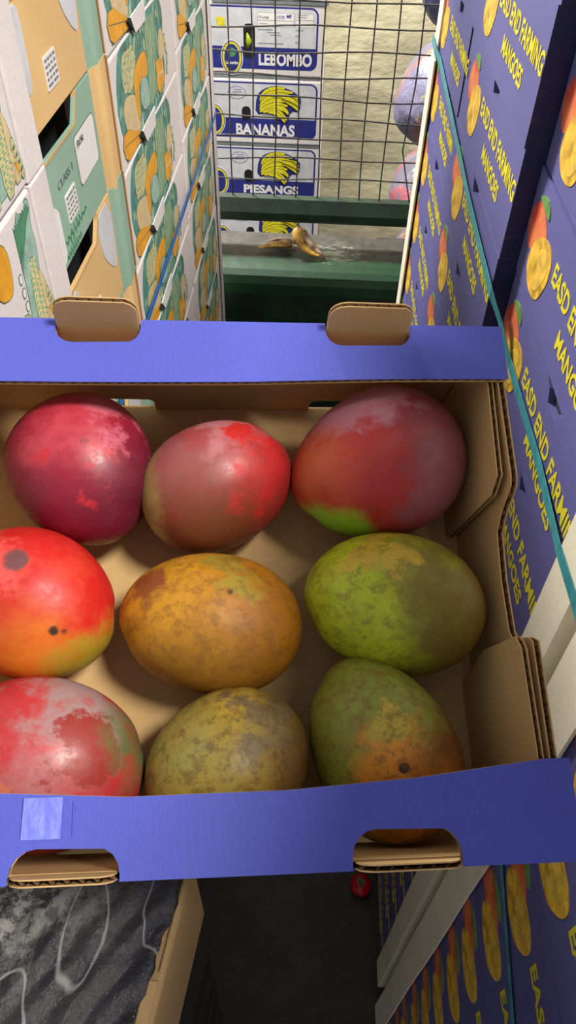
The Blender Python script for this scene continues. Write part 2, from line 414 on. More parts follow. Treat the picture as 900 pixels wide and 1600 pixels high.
def end_print(t, dark, h):
    bm = bmesh.new(); d = .0004
    mats = [ART['white'], ART['grey'], ART['outline'], ART['greenink'], ART['palewhite']]
    def rr(x0, x1, z0, z1, mi, dd, r=.006):
        pts = []
        for cx_, cz_, a in ((x1 - r, z1 - r, 0), (x0 + r, z1 - r, 1), (x0 + r, z0 + r, 2), (x1 - r, z0 + r, 3)):
            pts += [(cx_ + r * math.cos((a + q / 4) * math.pi / 2), cz_ + r * math.sin((a + q / 4) * math.pi / 2)) for q in range(5)]
        prism(bm, pts, LP(dd), LP(-.0003), mi)
    if dark == 'green':
        rr(.085, .159, -.079, -.032, 2, .0003); rr(.086, .158, -.078, -.033, 0, .0006)
        add_text(bm, 'FROM:', .0085, lambda a, b, c: (.0009 + c, .091 + a, -.0435 + b), 1, .0002)
        add_text(bm, 'CLASS 1', .0095, lambda a, b, c: (.0006 + c, .018 + a, -.053 + b), 1, .0001, .05)
        for i, (ww, yy) in enumerate(((.085, -.100), (.055, -.113))):
            n = 26
            for j in range(n):
                x = .004 + ww * j / n; a = .0042 * math.sin(j * 1.9) + .002 * math.sin(j * 4.1)
                box(bm, (0, x, yy + min(a, 0)), (.0006, x + ww / n * .8, yy + min(a, 0) + abs(a) + .0012), 3)
        # white panel lapping from the left
        prism(bm, [(-.006, -.060), (.001, -.062), (.006, -.067), (.006, -.106), (.001, -.112), (-.006, -.113)], LP(.0008), LP(-.0002), 0)
    else:
        prism(bm, smooth_poly([(.108, -.004), (.166, -.004), (.164, -.078), (.152, -.082), (.118, -.055), (.11, -.03)], 1), LP(.0006), LP(-.0003), 4)
        prism(bm, smooth_poly([(-.004, -.028), (.004, -.026), (.011, -.032), (.010, -.082), (.004, -.088), (-.004, -.088)], 1), LP(.0006), LP(-.0003), 4)
    # small printed label
    x0, z0 = (.030, -.090) if dark == 'green' else (.045, -.100)
    rr(x0, x0 + .034, z0, z0 + .026, 0, .0009, .001)
    for i in range(5): 
        for j in range(4): box(bm, (0, x0 + .002 + j * .008, z0 + .003 + i * .0047), (.0012, x0 + .002 + j * .008 + random.uniform(.004, .007), z0 + .005 + i * .0047), 1)
    bmesh.ops.recalc_face_normals(bm, faces=bm.faces)
    ob('printed_labels', bm, mats, t)['kind'] = 'stuff'
def near_carton(h):
    """white box with corn; s from -0.42 to 0 is the face, 0..0.05 a lapped edge strip"""
    t = empty('produce_carton')
    bm = bmesh.new(); g = .0014; box(bm, (-.30, -.40, -h + g), (0, .0, -g)); bevel(bm, .0025, 2); ob('carton_body', bm, WHITEC, t)
    bm = bmesh.new(); box(bm, (-.012, .0015, -h + .0002), (.0012, .0455, -.0002)); bevel(bm, .002, 2); ob('lapped_edge', bm, WHITEC, t)
    bm = bmesh.new()
    # corn cob lying diagonally as in the print, leaves, kernels
    outlined(bm, [(-.055, -.085), (-.05, -.035), (-.04, -.003), (-.026, -.014), (-.016, -.003), (-.006, -.010), (-.014, -.026), (-.012, -.045), (-.018, -.062), (-.025, -.085), (-.035, -.113), (-.065, -.113)], .0005, 'mint', 1)
    for i in range(9):
        q = i / 8
        outlined(bm, [(-.052 + .03 * q, -.05 + .03 * q), (-.05 + .034 * q, -.012 + .004 * q), (-.044 + .034 * q, -.02 + .006 * q)], .0011, 'greenink', 0)
    outlined(bm, [(-.046, -.118), (-.043, -.07), (-.033, -.045), (-.024, -.05), (-.022, -.08), (-.026, -.118)], .0016, 'pea', 1)
    for r_ in range(24):
        for c_ in range(4):
            z = -.05 - r_ * .0027; x = -.041 + c_ * .0045 + .002 * (r_ % 2) + (.003 * (1 - r_ / 24))
            poly(bm, blob(x, z, .0021, .0011, 6), .0008, AI['cream' if (r_ + c_) % 2 else 'sage'], 0)
    outlined(bm, [(-.100, -.004), (-.078, -.010), (-.071, -.025), (-.076, -.045), (-.085, -.052), (-.105, -.045), (-.12, -.02)], .0016, 'orange')
    outlined(bm, [(-.100, .0 - .115), (-.085, -.085), (-.065, -.075), (-.055, -.095), (-.06, -.115)], .0014, 'pea')
    for i in range(16): outlined(bm, blob(-.1 + (i % 4) * .012, -.112 + (i // 4) * .009, .005, .004, 6), .002, 'pea' if i % 2 else 'sage', 0)
    outlined(bm, [(-.021, -.058), (-.012, -.075), (-.006, -.10), (-.008, -.115), (-.024, -.115), (-.026, -.085)], .0012, 'cream')
    for i in range(5): outlined(bm, blob(-.012 + .002 * i, -.088 - .006 * i, .004, .0045, 7), .0018, 'pea', 0)
    outlined(bm, [(-.012, -.112), (-.016, -.1), (-.008, -.104)], .002, 'orange', 0)
    for i in range(3): outlined(bm, blob(-.060, -.05 - i * .012, .0035, .004, 8), .0012, 'white', 0)
    for x, z in ((-.018, -.082 + .12 - .11), (-.02, -.03)): pass
    # squash and curled tendrils on the upper right of the print
    outlined(bm, [(-.033, -.102 + .008), (-.028, -.096), (-.018, -.100), (-.02, -.110), (-.03, -.112)], .0018, 'cream')
    bmesh.ops.recalc_face_normals(bm, faces=bm.faces)
    ob('printed_vegetables', bm, [ART[n] for n in AM], t)
    return t
def run_left(y, zref, h, makers, top, vis, colname, desc, grp):
    protos = [None] * len(makers)
    z = zref + int(round((top - zref) / h)) * h; k = -int(round((top - zref) / h))
    while z - h + H > PAL - .02:
        j = k % len(makers)
        if protos[j] is None: protos[j] = makers[j](); o = protos[j]
        else: o = copy_tree(protos[j])
        o.location = (XL + rnd.uniform(-.001, .001), y + rnd.uniform(-.001, .001), z + H)
        c = z - h / 2
        if vis[0] >= c >= vis[1]:
            i = int(round((vis[0] - c) / h - .5))
            tag(o, f'{desc[j]}, {colname}, {ORD[max(0, i)]} row from frame top', 'carton', grp)
        else: tag(o, f'{desc[j]}, {colname}, out of sight', 'carton', 'hidden produce cartons of ' + colname + (' (kraft)' if 'kraft carton' in desc[j] else ''))
        z -= h; k += 1
def mk_green():
    t = end_carton(.1195, GREENF, KRAFTF, 1); end_print(t, 'green', .1195); return t
def mk_kraft():
    t = end_carton(.1195, KRAFTF, GREENF, 0); end_print(t, 'kraft', .1195); return t
run_left(.592, -.261, .125, [lambda: near_carton(.125)], TOP, (-.10, -.66), 'nearest left column', ['white carton printed with corn'], 'white vegetable cartons at the left edge')
run_left(.642, -.241, .120, [mk_green, mk_kraft], TOP, (-.08, -.58), 'second left column', ['sage green carton with kraft flap', 'kraft carton with sage green flap'], 'green and kraft cartons standing end-on')
run_left(.880, -.253, .125, [lambda: side_carton(.42, .125, 1.)], TOP, (-.12, -.88), 'third left column', ['white vegetable-printed carton'], 'white vegetable cartons left of the blue strap')
run_left(1.306, -.355, .132, [lambda: side_carton(.359, .132, .93)], TOP, (-.25, -1.15), 'farthest left column', ['white vegetable-printed carton'], 'white vegetable cartons beside the banana boxes')
pallet(-.54, -.245, .22, .86, 'wooden pallet under the near vegetable cartons')
pallet(-.54, -.245, .88, 1.66, 'wooden pallet under the far vegetable cartons')
bm = bmesh.new()
prism(bm, [(-.239, 1.667), (-.2345, 1.667), (-.2345, 1.648), (-.2315, 1.648), (-.2315, 1.671), (-.27, 1.671), (-.27, 1.668)], lambda a, b: (a, b, H - 1.80), lambda a, b: (a, b, H + .03))
bmesh.ops.recalc_face_normals(bm, faces=bm.faces)
tag(ob('corner_board', bm, WHITEC), 'thin white corner board at the far edge of the vegetable cartons', 'corner board')
strap([(-.2310, 1.675, -.565), (-.2310, 1.63, -.567), (-.2312, 1.3, -.569), (-.2312, .91, -.571), (-.2312, .60, -.575), (-.2312, .2, -.58)], .0095, .0006, BLUST, 'bright blue strap slanting across the vegetable cartons', (1, 0, 0))

# ------------------------------------------------------------------ open mango tray
TR = Matrix(((0.9928, -0.0869, 0.0819), (0.1125, 0.9101, -0.3987), (-0.0399, 0.4051, 0.9134)))
# orthonormalise
u_ = Vector(TR.col[0]).normalized(); v_ = Vector(TR.col[1]); v_ = (v_ - u_ * v_.dot(u_)).normalized(); n_ = u_.cross(v_)
TM = Matrix(((u_[0], v_[0], n_[0], -0.1249), (u_[1], v_[1], n_[1], 0.0996), (u_[2], v_[2], n_[2], -0.3646 + H), (0, 0, 0, 1)))
tray = empty('mango_tray', M=TM)
tag(tray, 'open blue cardboard tray holding nine mangoes, kraft inside, stacking tabs up', 'tray')
UL, UR, DV, DP = -.076, .2668, .300, .105
def interp(pts, x):
    if x <= pts[0][0]: return pts[0][1]
    for (a, fa), (b, fb) in zip(pts, pts[1:]):
        if x <= b: return fa if b == a else fa + (fb - fa) * (x - a) / (b - a)
    return pts[-1][1]
def rslot(a, b, base, peak, r=.008):
    """profile points of a rounded tab/slot between a and b rising from base to peak"""
    sg = 1 if peak > base else -1; r = min(r, abs(peak - base), (b - a) / 2); p = [(a - .0001, base), (a, peak - sg * r)]
    for i in range(1, 5):
        q = i / 4 * math.pi / 2; p.append((a + r * (1 - math.cos(q)), peak - sg * r * (1 - math.sin(q))))
    for i in range(3, -1, -1):
        q = i / 4 * math.pi / 2; p.append((b - r * (1 - math.cos(q)), peak - sg * r * (1 - math.sin(q))))
    p.append((b + .0001, base)); return p
def board(name, f, x0, x1, lo, hi, th, mA, mB, parent, bend=None, wave=True):
    """corrugated board: f(x, y, d) -> local point; lo/hi are profile point lists; liner A on +d"""
    xs = {x0, x1}
    for p in lo + hi:
        if x0 < p[0] < x1: xs.add(p[0])
    n = int((x1 - x0) / .004)
    for i in range(n + 1): xs.add(x0 + (x1 - x0) * i / n)
    xs = sorted(xs); bm = bmesh.new(); lt = .0007
    for d0, d1, mi in ((th / 2 - lt, th / 2, 0), (-th / 2, -th / 2 + lt, 1)):
        prev = None
        for x in xs:
            a, b = interp(lo, x), interp(hi, x)
            if b - a < .0003: b = a + .0003
            r = [bm.verts.new(f(x, a, d0)), bm.verts.new(f(x, b, d0)), bm.verts.new(f(x, b, d1)), bm.verts.new(f(x, a, d1))]
            if prev:
                for k in range(4): bm.faces.new((prev[k], prev[(k + 1) % 4], r[(k + 1) % 4], r[k])).material_index = mi
            else: bm.faces.new(r[::-1]).material_index = mi
            prev = r
        bm.faces.new(prev).material_index = mi
    bmesh.ops.recalc_face_normals(bm, faces=bm.faces)
    o = ob(name, bm, [mA, mB], parent)
    if wave:
        bm = bmesh.new(); prev = None; x = x0 + .0002; amp = th / 2 - lt; st = .0009
        while x < x1:
            a, b = interp(lo, x) + .0004, interp(hi, x) - .0004
            d = amp * math.sin(2 * math.pi * x / .0066)
            r = [bm.verts.new(f(x, a, d)), bm.verts.new(f(x, b, d))]
            if prev: bm.faces.new((prev[0], prev[1], r[1], r[0]))
            prev = r; x += st
        ob('corrugated_medium', bm, KRAFTD, o)['kind'] = 'stuff'
    return o
SL = ((.0, .048), (.159, .2095))
tabs = []
def prof(base, peak, r=.009, ends=(UL, UR), grow=0.):
    p = [(ends[0], base)]
    for q, (a, b) in enumerate(SL): p += rslot(a - grow, b + grow, base, peak[q] if isinstance(peak, tuple) else peak, r)
    return p + [(ends[1], base)]
TH = .0042
# long walls (back, front); tab rises through the notch of the rim; low slots at their foot
wb = board('back_wall', lambda x, y, d: (x, DV - TH / 2 + d, y), UL, UR, prof(-DP, -.089, .006), [(UL, -.0022), (UR, -.0022)], TH, TRAYBLUE, KRAFT, tray)
wf = board('front_wall', lambda x, y, d: (x, TH / 2 - d, y), UL, UR, prof(-DP, -.089, .006), [(UL, -.0022), (UR, -.0022)], TH, TRAYBLUE, KRAFT, tray)
for yy, sg in ((DV - TH / 2, 1), (TH / 2, -1)):
    for a, b in SL:
        hi = rslot(a + .0002, b - .0002, .002, .0235 if sg > 0 else .0115, .010)
        z0 = -.022 if sg > 0 else -.0018
        board('stacking_tab', lambda x, y, d, yy=yy, sg=sg: (x, yy + (-.0045 if y < -.01 else -.0002 * sg) + d * sg * .9 + max(0, y) * .05 * sg, y), a + .0002, b - .0002, [(a, z0), (b, z0)], hi, TH * .9, KRAFT, KRAFT, tray)
# blue rims folded inwards
RB = [(UL, .041), (-.03, .0413), (.116, .0406), (.2, .038), (.2669, .0365)]
RF = [(UL, .041), (-.008, .0396), (.051, .0362), (.128, .0368), (.192, .0405), (.2585, .0475), (.2669, .0475)]
RIMT = .0040
def dip(x): return -.0012 * math.sin((x - UL) * 18) 
board('blue_rim', lambda x, y, d: (x, DV - y, d + dip(x) * y / .04 + .0002), UL, UR + .001, prof(0., .0155, .010, grow=.0006), RB, RIMT, TRAYBLUE, KRAFT, tray)
board('blue_rim', lambda x, y, d: (x, y, d + dip(x) * y / .04 + .0002), UL, UR + .004, prof(0., (.0150, .0180), .012, grow=.0012), RF, RIMT, TRAYBLUE, KRAFT, tray)
# end walls: right with its scooped top, left plain; inner layer
SC = [(TH, -.0022), (.1075, -.004), (.1105, -.010), (.113, -.030), (.118, -.034), (.150, -.036), (.178, -.033), (.188, -.022), (.197, -.0045), (.203, -.0022), (DV - TH, -.0022)]
SC2 = [(TH, -.0022), (.103, -.003), (.115, -.040), (.150, -.043), (.180, -.040), (.207, -.0022), (DV - TH, -.0022)]
def rw(off): return lambda x, y, d: (UR - off + d - .02 * (-y) , x, y)
board('end_wall', rw(TH / 2), TH, DV - TH, [(TH, -DP), (DV - TH, -DP)], SC, TH, KRAFT, KRAFT, tray)
board('end_wall', lambda x, y, d: (UL + TH / 2 - d, x, y), TH, DV - TH, [(TH, -DP), (DV - TH, -DP)], SC, TH, TRAYBLUE, KRAFT, tray)
# glued corner flaps leaning off the end wall
def flapf(s0, lean): return lambda x, y, d: (UR - .0078 + d - .021 * (-y) - lean * abs(x - s0), x, y)
board('corner_flap', flapf(.294, .02), .196, .294, [(.192, -.030), (.196, -.102), (.294, -.102)], [(.192, -.024), (.204, -.0045), (.294, -.0030)], TH * .85, KRAFT, KRAFT, tray)
board('corner_flap', flapf(.006, .02), .006, .111, [(.006, -.102), (.095, -.102), (.111, -.060)], [(.006, -.0030), (.104, -.0030), (.111, -.008)], TH * .85, KRAFT, KRAFT, tray)
# fold gusset between back wall and end wall
bm = bmesh.new(); box(bm, (UL + .001, .001, -DP - .0035), (UR - .004, DV - .001, -DP)); ob('tray_floor', bm, KRAFT, tray)
# clear tape on the front rim, score lines
k = NT('clear_tape', .18, spec=.8); k.col(k.mix(k.ramp(k.noise(60, 4, .7, (3, 1, 1)), .35, .7), lin((104, 113, 216)), lin((140, 148, 226)))); TAPE = k.m
bm = bmesh.new(); box(bm, (.0035, .0190, .0022), (.0215, .0372, .0027)); ob('clear_tape', bm, TAPE, tray)
bm = bmesh.new()
for x in (.0265, .1655, .1785): box(bm, (x, .0200, .0016), (x + .0006, .0350, .0023))
ob('score_line', bm, simple('score_line_ink', (84, 91, 192), .6), tray)['kind'] = 'stuff'

# ------------------------------------------------------------------ mangoes
def mango_mat(i, base, layers, speck=(60, 40, 20), spk=.35, rough=.38, mottle=None, mamt=.6):
    k = NT('mango_skin_%s' % ORD[i], rough, spec=.45)
    nrm = k.n('ShaderNodeVectorMath', operation='NORMALIZE'); k.l(k.tc.outputs['Object'], nrm.inputs[0])
    c = lin(base)
    n1 = k.noise(34, 5, .62, w=i * 3.1); n2 = k.noise(95, 5, .7, w=i * 1.7)
    c = k.mix(k.ramp(n1, .35, .7, 0, .5), c, tuple(v * .72 for v in lin(base)))
    for (d, th, soft, na, col) in layers:
        v = Vector(d).normalized()
        dot = k.n('ShaderNodeVectorMath', operation='DOT_PRODUCT'); k.l(nrm.outputs[0], dot.inputs[0]); dot.inputs[1].default_value = v
        nz = k.math('MULTIPLY', k.math('SUBTRACT', n1 if na > 0 else n2, .5), abs(na) * 2.2)
        nz2 = k.math('MULTIPLY', k.math('SUBTRACT', n2, .5), abs(na) * 1.0)
        f = k.ramp(k.math('ADD', k.math('ADD', dot.outputs['Value'], nz), nz2), th - soft * 1.7, th + soft * 1.7)
        c = k.mix(f, c, lin(col))
    if mottle:
        f = k.ramp(k.noise(130, 6, .8, w=i * 5.3), .47, .60, 0, mamt); c = k.mix(f, c, lin(mottle))
        f = k.ramp(k.noise(40, 6, .75, w=i * 2.3 + 9), .46, .70, 0, mamt * .55); c = k.mix(f, c, lin(mottle))
    vo = k.n('ShaderNodeTexVoronoi'); vo.inputs['Scale'].default_value = 430; k.l(k.tc.outputs['Object'], vo.inputs['Vector'])
    c = k.mix(k.ramp(vo.outputs['Distance'], .08, .24, spk * .5, 0), c, lin(speck))
    k.col(c)
    k.l(k.ramp(n2, .3, .7, rough - .02, rough + .22), k.b.inputs['Roughness'])
    k.b.inputs['Subsurface Weight'].default_value = .06; k.b.inputs['Subsurface Radius'].default_value = (.01, .004, .002)
    k.b.inputs['Subsurface Scale'].default_value = .3
    k.bump(k.noise(210, 4, .6), .10, .0006)
    return k.m
def mango(i, u, v, a, b, c, ang, taper, mat, label, bow=.0, w=None, roll=0.):
    bm = bmesh.new(); bmesh.ops.create_uvsphere(bm, u_segments=64, v_segments=40, radius=1)
    R = Matrix.Rotation(math.radians(ang), 3, 'Z') @ Matrix.Rotation(math.radians(roll), 3, 'Y')
    r = random.Random(i); ph = [r.uniform(0, 6) for _ in range(4)]
    for vv in bm.verts:
        p = vv.co.copy(); p = Vector((p.z, p.x, p.y))       # long axis = x
        x = p.x; s = 1 - taper * x - .05 * taper * x * x
        q = Vector((a * x * (1 - .03 * abs(x)), b * p.y * s + bow * (1 - x * x) * b, c * p.z * (1 - taper * .6 * x)))
        f = 1 + .010 * math.sin(3 * p.x + ph[0]) * math.cos(2.3 * p.y + ph[1]) + .008 * math.sin(4 * p.z + ph[2] + 2 * p.y)
        # small beak dimple on the tip side
        g = math.exp(-((x - .86) ** 2) / .012 - ((p.y - .38) ** 2) / .05) ; f -= .035 * g
        vv.co = R @ (q * f)
    zmin = min(vv.co.z for vv in bm.verts)
    ww = -DP - zmin + .0002
    o = ob('mango', bm, mat, None, True)
    o.matrix_world = TM @ Matrix.Translation((u, v, ww))
    return tag(o, label, 'mango', 'mangoes in the blue tray')
U, D_, Lf, Rg, T_ = (0, 1, 0), (0, -1, 0), (-1, 0, 0), (1, 0, 0), (0, 0, 1)
MG = [
 (.0085, .2300, .0520, .0455, .044, -62, .10, (150, 24, 46), [((.9, -.35, .1), .5, .4, .3, (84, 18, 36)), ((-.9, -.5, .2), .55, .35, .3, (100, 18, 40)), ((-.05, .30, .95), .86, .20, .45, (186, 62, 76)), ((.1, -.2, .97), .96, .04, .5, (176, 30, 44)), ((.45, .5, .6), .90, .06, .6, (178, 84, 100)), ((.16, .02, .98), .9975, .0012, .012, (56, 26, 32)), ((-.72, .42, .5), .9975, .0012, .01, (60, 28, 34))], (190, 84, 100), .3,
  'dark crimson mango at the back left of the tray under the rim'),
 (.0930, .2195, .0520, .0400, .043, 24, .06, (166, 44, 42), [((-.5, .1, .75), .70, .28, .5, (146, 82, 84)), ((.1, .55, .7), .90, .08, .6, (176, 108, 112)), ((-.2, -.85, .25), .55, .28, .3, (112, 58, 34)), ((-1, -.15, .1), .84, .07, .15, (158, 142, 78)), ((.62, -.1, .7), .93, .06, .5, (184, 34, 34)), ((.35, .45, .8), .975, .015, .2, (190, 40, 38))], (196, 120, 110), .2,
  'pinkish red mango at the back centre, between crimson and purple ones'),
 (.1965, .2325, .0600, .0480, .048, 200, .15, (176, 46, 42), [((.8, .1, .5), .62, .2, .45, (124, 60, 70)), ((-.2, .75, .6), .78, .10, .5, (186, 122, 134)), ((-.7, .35, .6), .93, .06, .45, (172, 112, 126)), ((.75, -.55, .35), .78, .16, .5, (148, 86, 94)), ((-.85, -.25, .45), .88, .10, .2, (180, 84, 44)), ((-.52, -.85, -.1), .90, .045, .10, (140, 186, 44))], (210, 130, 116), .3,
  'large purple-red mango at the back right with a green tip'),
 (-.0160, .1440, .0515, .0440, .045, -28, .04, (190, 32, 28), [((-.5, -.7, .5), .82, .14, .4, (140, 26, 32)), ((.15, -.9, .4), .76, .20, .35, (206, 112, 26)), ((.75, -.68, -.02), .86, .09, .2, (150, 134, 34)), ((-.5, .3, .8), .93, .06, .5, (212, 76, 70)), ((.6, .3, .7), .93, .06, .4, (196, 52, 34)), ((-.02, .36, .93), .992, .004, .02, (104, 62, 64)), ((.46, -.50, .74), .9985, .0008, .004, (50, 34, 20)), ((.56, -.48, .68), .9990, .0006, .004, (60, 36, 20))], (226, 100, 56), .25,
  'bright red mango with an orange-green end at the left edge, grey scar on top'),
 (.0895, .1310, .0570, .0420, .042, 172, .06, (192, 134, 24), [((.8, .1, .5), .60, .35, .5, (166, 102, 20)), ((-.1, -.9, .3), .70, .3, .4, (140, 94, 28)), ((.25, .6, .7), .95, .05, .6, (156, 134, 40)), ((-.75, .25, .55), .975, .015, .15, (132, 62, 28)), ((.25, .22, .94), .9992, .0005, .004, (46, 34, 16))], (128, 84, 28), .5,
  'ochre yellow mango with brown mottling in the middle of the tray'),
 (.2020, .1420, .0585, .0435, .043, -190, .05, (186, 200, 36), [((.55, .35, .6), .66, .24, .6, (128, 116, 42)), ((.75, -.4, .4), .58, .22, .4, (108, 96, 34)), ((-.25, .62, .7), .95, .035, .5, (200, 172, 56)), ((.9, -.1, .2), .85, .12, .3, (120, 88, 38))], (124, 112, 36), .35,
  'yellow-green mango with a brown right half, right of the ochre one'),
 (-.0020, .0545, .0570, .0460, .046, -14, .03, (174, 46, 48), [((.2, -.1, .97), .90, .12, .5, (164, 98, 100)), ((.45, .55, .6), .82, .10, .55, (150, 122, 120)), ((.52, .12, .8), .95, .03, .45, (138, 44, 38)), ((.95, .2, .05), .90, .08, .2, (84, 104, 56)), ((-.4, -.5, .6), .95, .03, .5, (186, 104, 76))], (190, 130, 124), .12,
  'pink-bloomed red mango at the front left, half under the rim'),
 (.1000, .0485, .0500, .0425, .044, 38, .05, (160, 136, 50), [((.1, .65, .7), .93, .06, .6, (196, 156, 44)), ((-.7, .2, .5), .75, .2, .5, (150, 138, 66)), ((.8, 0, .4), .72, .2, .4, (130, 96, 52)), ((.4, .5, .75), .93, .05, .6, (122, 104, 70))], (98, 72, 34), .5,
  'olive brown speckled mango at the front centre behind the rim'),
 (.1885, .0570, .0560, .0410, .043, 115, .12, (138, 148, 52), [((-.02, -.30, .95), .86, .12, .5, (224, 146, 44)), ((.75, -.35, .45), .72, .1, .35, (130, 76, 36)), ((.2, -.8, .5), .8, .15, .4, (204, 132, 44)), ((-.1, .35, .9), .985, .01, .25, (190, 166, 58)), ((.05, -.28, .96), .9992, .0005, .006, (52, 52, 34))], (122, 84, 34), .4,
  'green mango with an orange-brown patch at the front right corner'),
]
for i, (u, v, a, b, c, ang, tp, base, lay, sp, mam, lab) in enumerate(MG):
    mottled = i in (4, 5, 7, 8)
    m = mango_mat(i, base, lay, sp if not mottled else (90, 62, 24), .30 if not mottled else .35, .36 if not mottled else .42, sp if mottled else None, .62)
    mango(i, u, v, a, b, c, ang, tp, m, lab)

# ------------------------------------------------------------------ film-wrapped cartons lower left
k = NT('black_stretch_film', .22, spec=.6)
g1 = k.noise(150, 5, .75, w=2); g2 = k.noise(30, 4, .7, (1, .6, 1), 3); g3 = k.noise(300, 3, .7)
c = k.mix(k.ramp(g2, .35, .7), lin((34, 33, 34)), lin((58, 55, 55)))
sx = k.n('ShaderNodeSeparateXYZ'); k.l(k.tc.outputs['Object'], sx.inputs[0])
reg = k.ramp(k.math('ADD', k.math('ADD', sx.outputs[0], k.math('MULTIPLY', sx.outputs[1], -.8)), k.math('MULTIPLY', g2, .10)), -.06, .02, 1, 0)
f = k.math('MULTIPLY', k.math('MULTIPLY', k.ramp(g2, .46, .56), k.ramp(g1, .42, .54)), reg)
c = k.mix(k.math('MULTIPLY', f, .6), c, lin((170, 166, 156)))  # pale dusty patches, with reflections painted into the film colour
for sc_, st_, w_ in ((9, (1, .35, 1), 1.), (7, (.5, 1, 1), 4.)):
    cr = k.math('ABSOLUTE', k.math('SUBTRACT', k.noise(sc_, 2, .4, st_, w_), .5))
    c = k.mix(k.ramp(cr, .0, .0022, .6, 0), c, lin((170, 168, 162)))  # pale crease lines, reflections painted into the colour
k.col(c)
k.bump(k.math('ADD', g1, k.noise(14, 3)), .5, .004); FILM = k.m
ZC = -.478
CX1 = -.058
base_top = H + ZC
cart = empty('kraft_carton', (0, 0, 0)); tag(cart, 'kraft carton at the lower left, its top under black film', 'carton')
rot = Matrix.Rotation(math.radians(-7), 4, 'Z')
cart.matrix_world = Matrix.Translation((-.0640, .10, base_top - .12)) @ rot
bm = bmesh.new(); box(bm, (-.168, -.17, 0), (0, .055, .112)); bevel(bm, .003, 2); ob('carton_body', bm, KRAFT, cart)
bm = bmesh.new(); box(bm, (-.010, -.165, .112), (-.002, -.012, .1150)); box(bm, (-.004, -.008, .112), (-.001, .052, .1145)); bevel(bm, .001, 1); ob('carton_flap', bm, KRAFT, cart)
# film sheet
bm = bmesh.new(); nx, ny = 60, 70; gr = []
rf = random.Random(4)
for i in range(nx + 1):
    row = []
    for j in range(ny + 1):
        y = -.172 + .226 * j / ny
        edge = -.0035 - .006 * min(1, max(0, (62 - j) / 20)) - .0008 * math.sin(j * .6) - .0006 * math.sin(j * 1.7)
        x = -.170 + (edge + .170) * i / nx
        z = .1150 + .0012 * math.sin(i * .55 + j * .32) * math.sin(j * .21) + .001 * math.sin(i * .9 - j * .5)
        if i > nx - 3: z += .0008 * (1 + math.sin(j * .8))
        if i == 0: z -= .03
        row.append(bm.verts.new((x, y, z)))
    gr.append(row)
for i in range(nx):
    for j in range(ny): bm.faces.new((gr[i][j], gr[i + 1][j], gr[i + 1][j + 1], gr[i][j + 1]))
o = ob('black_film', bm, FILM, None, True); o.matrix_world = cart.matrix_world.copy()
sm = o.modifiers.new('thick', 'SOLIDIFY'); sm.thickness = .0005; sm.offset = 1
tag(o, 'glossy black plastic film crumpled over the lower left carton', 'plastic film')
CRATE = simple('dark_crate_plastic', (38, 40, 36), .5, .15, 20, .2)
proto = None; zt = base_top - .12
nc = 5; hc = zt / nc
for i in range(nc):
    if proto is None:
        proto = empty('plastic_crate'); bm = bmesh.new(); w0, w1, d0, d1 = -.166, -.004, -.165, .05; t_ = .004
        box(bm, (w0, d0, 0), (w1, d1, .006)); box(bm, (w0, d0, 0), (w0 + t_, d1, hc - .001)); box(bm, (w1 - t_, d0, 0), (w1, d1, hc - .001)); box(bm, (w0, d0, 0), (w1, d0 + t_, hc - .001)); box(bm, (w0, d1 - t_, 0), (w1, d1, hc - .001))
        ob('crate_body', bm, CRATE, proto)
        for zz in (.05, .13, hc - .02):
            bm = bmesh.new(); box(bm, (w1, d0, zz), (w1 + .003, d1, zz + .012)); box(bm, (w0, d1, zz), (w1, d1 + .003, zz + .012)); ob('crate_rib', bm, CRATE, proto)
        q = proto
    else: q = copy_tree(proto)
    q.matrix_world = Matrix.Translation((-.0640, .10, i * hc)) @ rot
    tag(q, f'dark plastic crate under the film-covered carton, {ORD[nc - 1 - i]} from the top', 'crate', 'dark crates stacked under the lower left carton')
# ------------------------------------------------------------------ red tomato on the floor
bm = bmesh.new(); bmesh.ops.create_uvsphere(bm, u_segments=32, v_segments=20, radius=.026)
for v in bm.verts:
    a = math.atan2(v.co.y, v.co.x); v.co *= 1 + .04 * math.cos(5 * a) * (1 - abs(v.co.z / .026)); v.co.z *= .85
    if v.co.z > .015 and v.co.xy.length < .010: v.co.z -= .004 * (1 - v.co.xy.length / .010)
tom = ob('tomato', bm, simple('tomato_skin', (214, 30, 36), .25, .15, 30, .05), None, True); tom.location = (.182, .573, .0225)
tag(tom, 'small red tomato lying on the dark floor under the tray', 'tomato')
bm = bmesh.new()
for i in range(5):
    a = i * 2 * math.pi / 5; tube(bm, [(0, 0, .0185), (.007 * math.cos(a), .007 * math.sin(a), .0215), (.013 * math.cos(a), .013 * math.sin(a), .0200)], [.002, .0022, .0004], 6, 0, .4)
ob('calyx', bm, ART['greenink'], tom)

# ------------------------------------------------------------------ green trolley with mesh
k = NT('worn_green_deck', .5)
vmx = k.tc.outputs['Object']
sep = k.n('ShaderNodeSeparateXYZ'); k.l(vmx, sep.inputs[0])
front = k.ramp(k.math('ADD', sep.outputs[1], k.math('MULTIPLY', k.math('SUBTRACT', k.noise(22, 4), .5), .09)), -.055, -.035)
wear = k.mix(k.ramp(k.noise(16, 6, .7), .35, .65), lin((44, 42, 38)), lin((78, 74, 66)))
c = k.mix(front, lin((16, 64, 30)), wear)
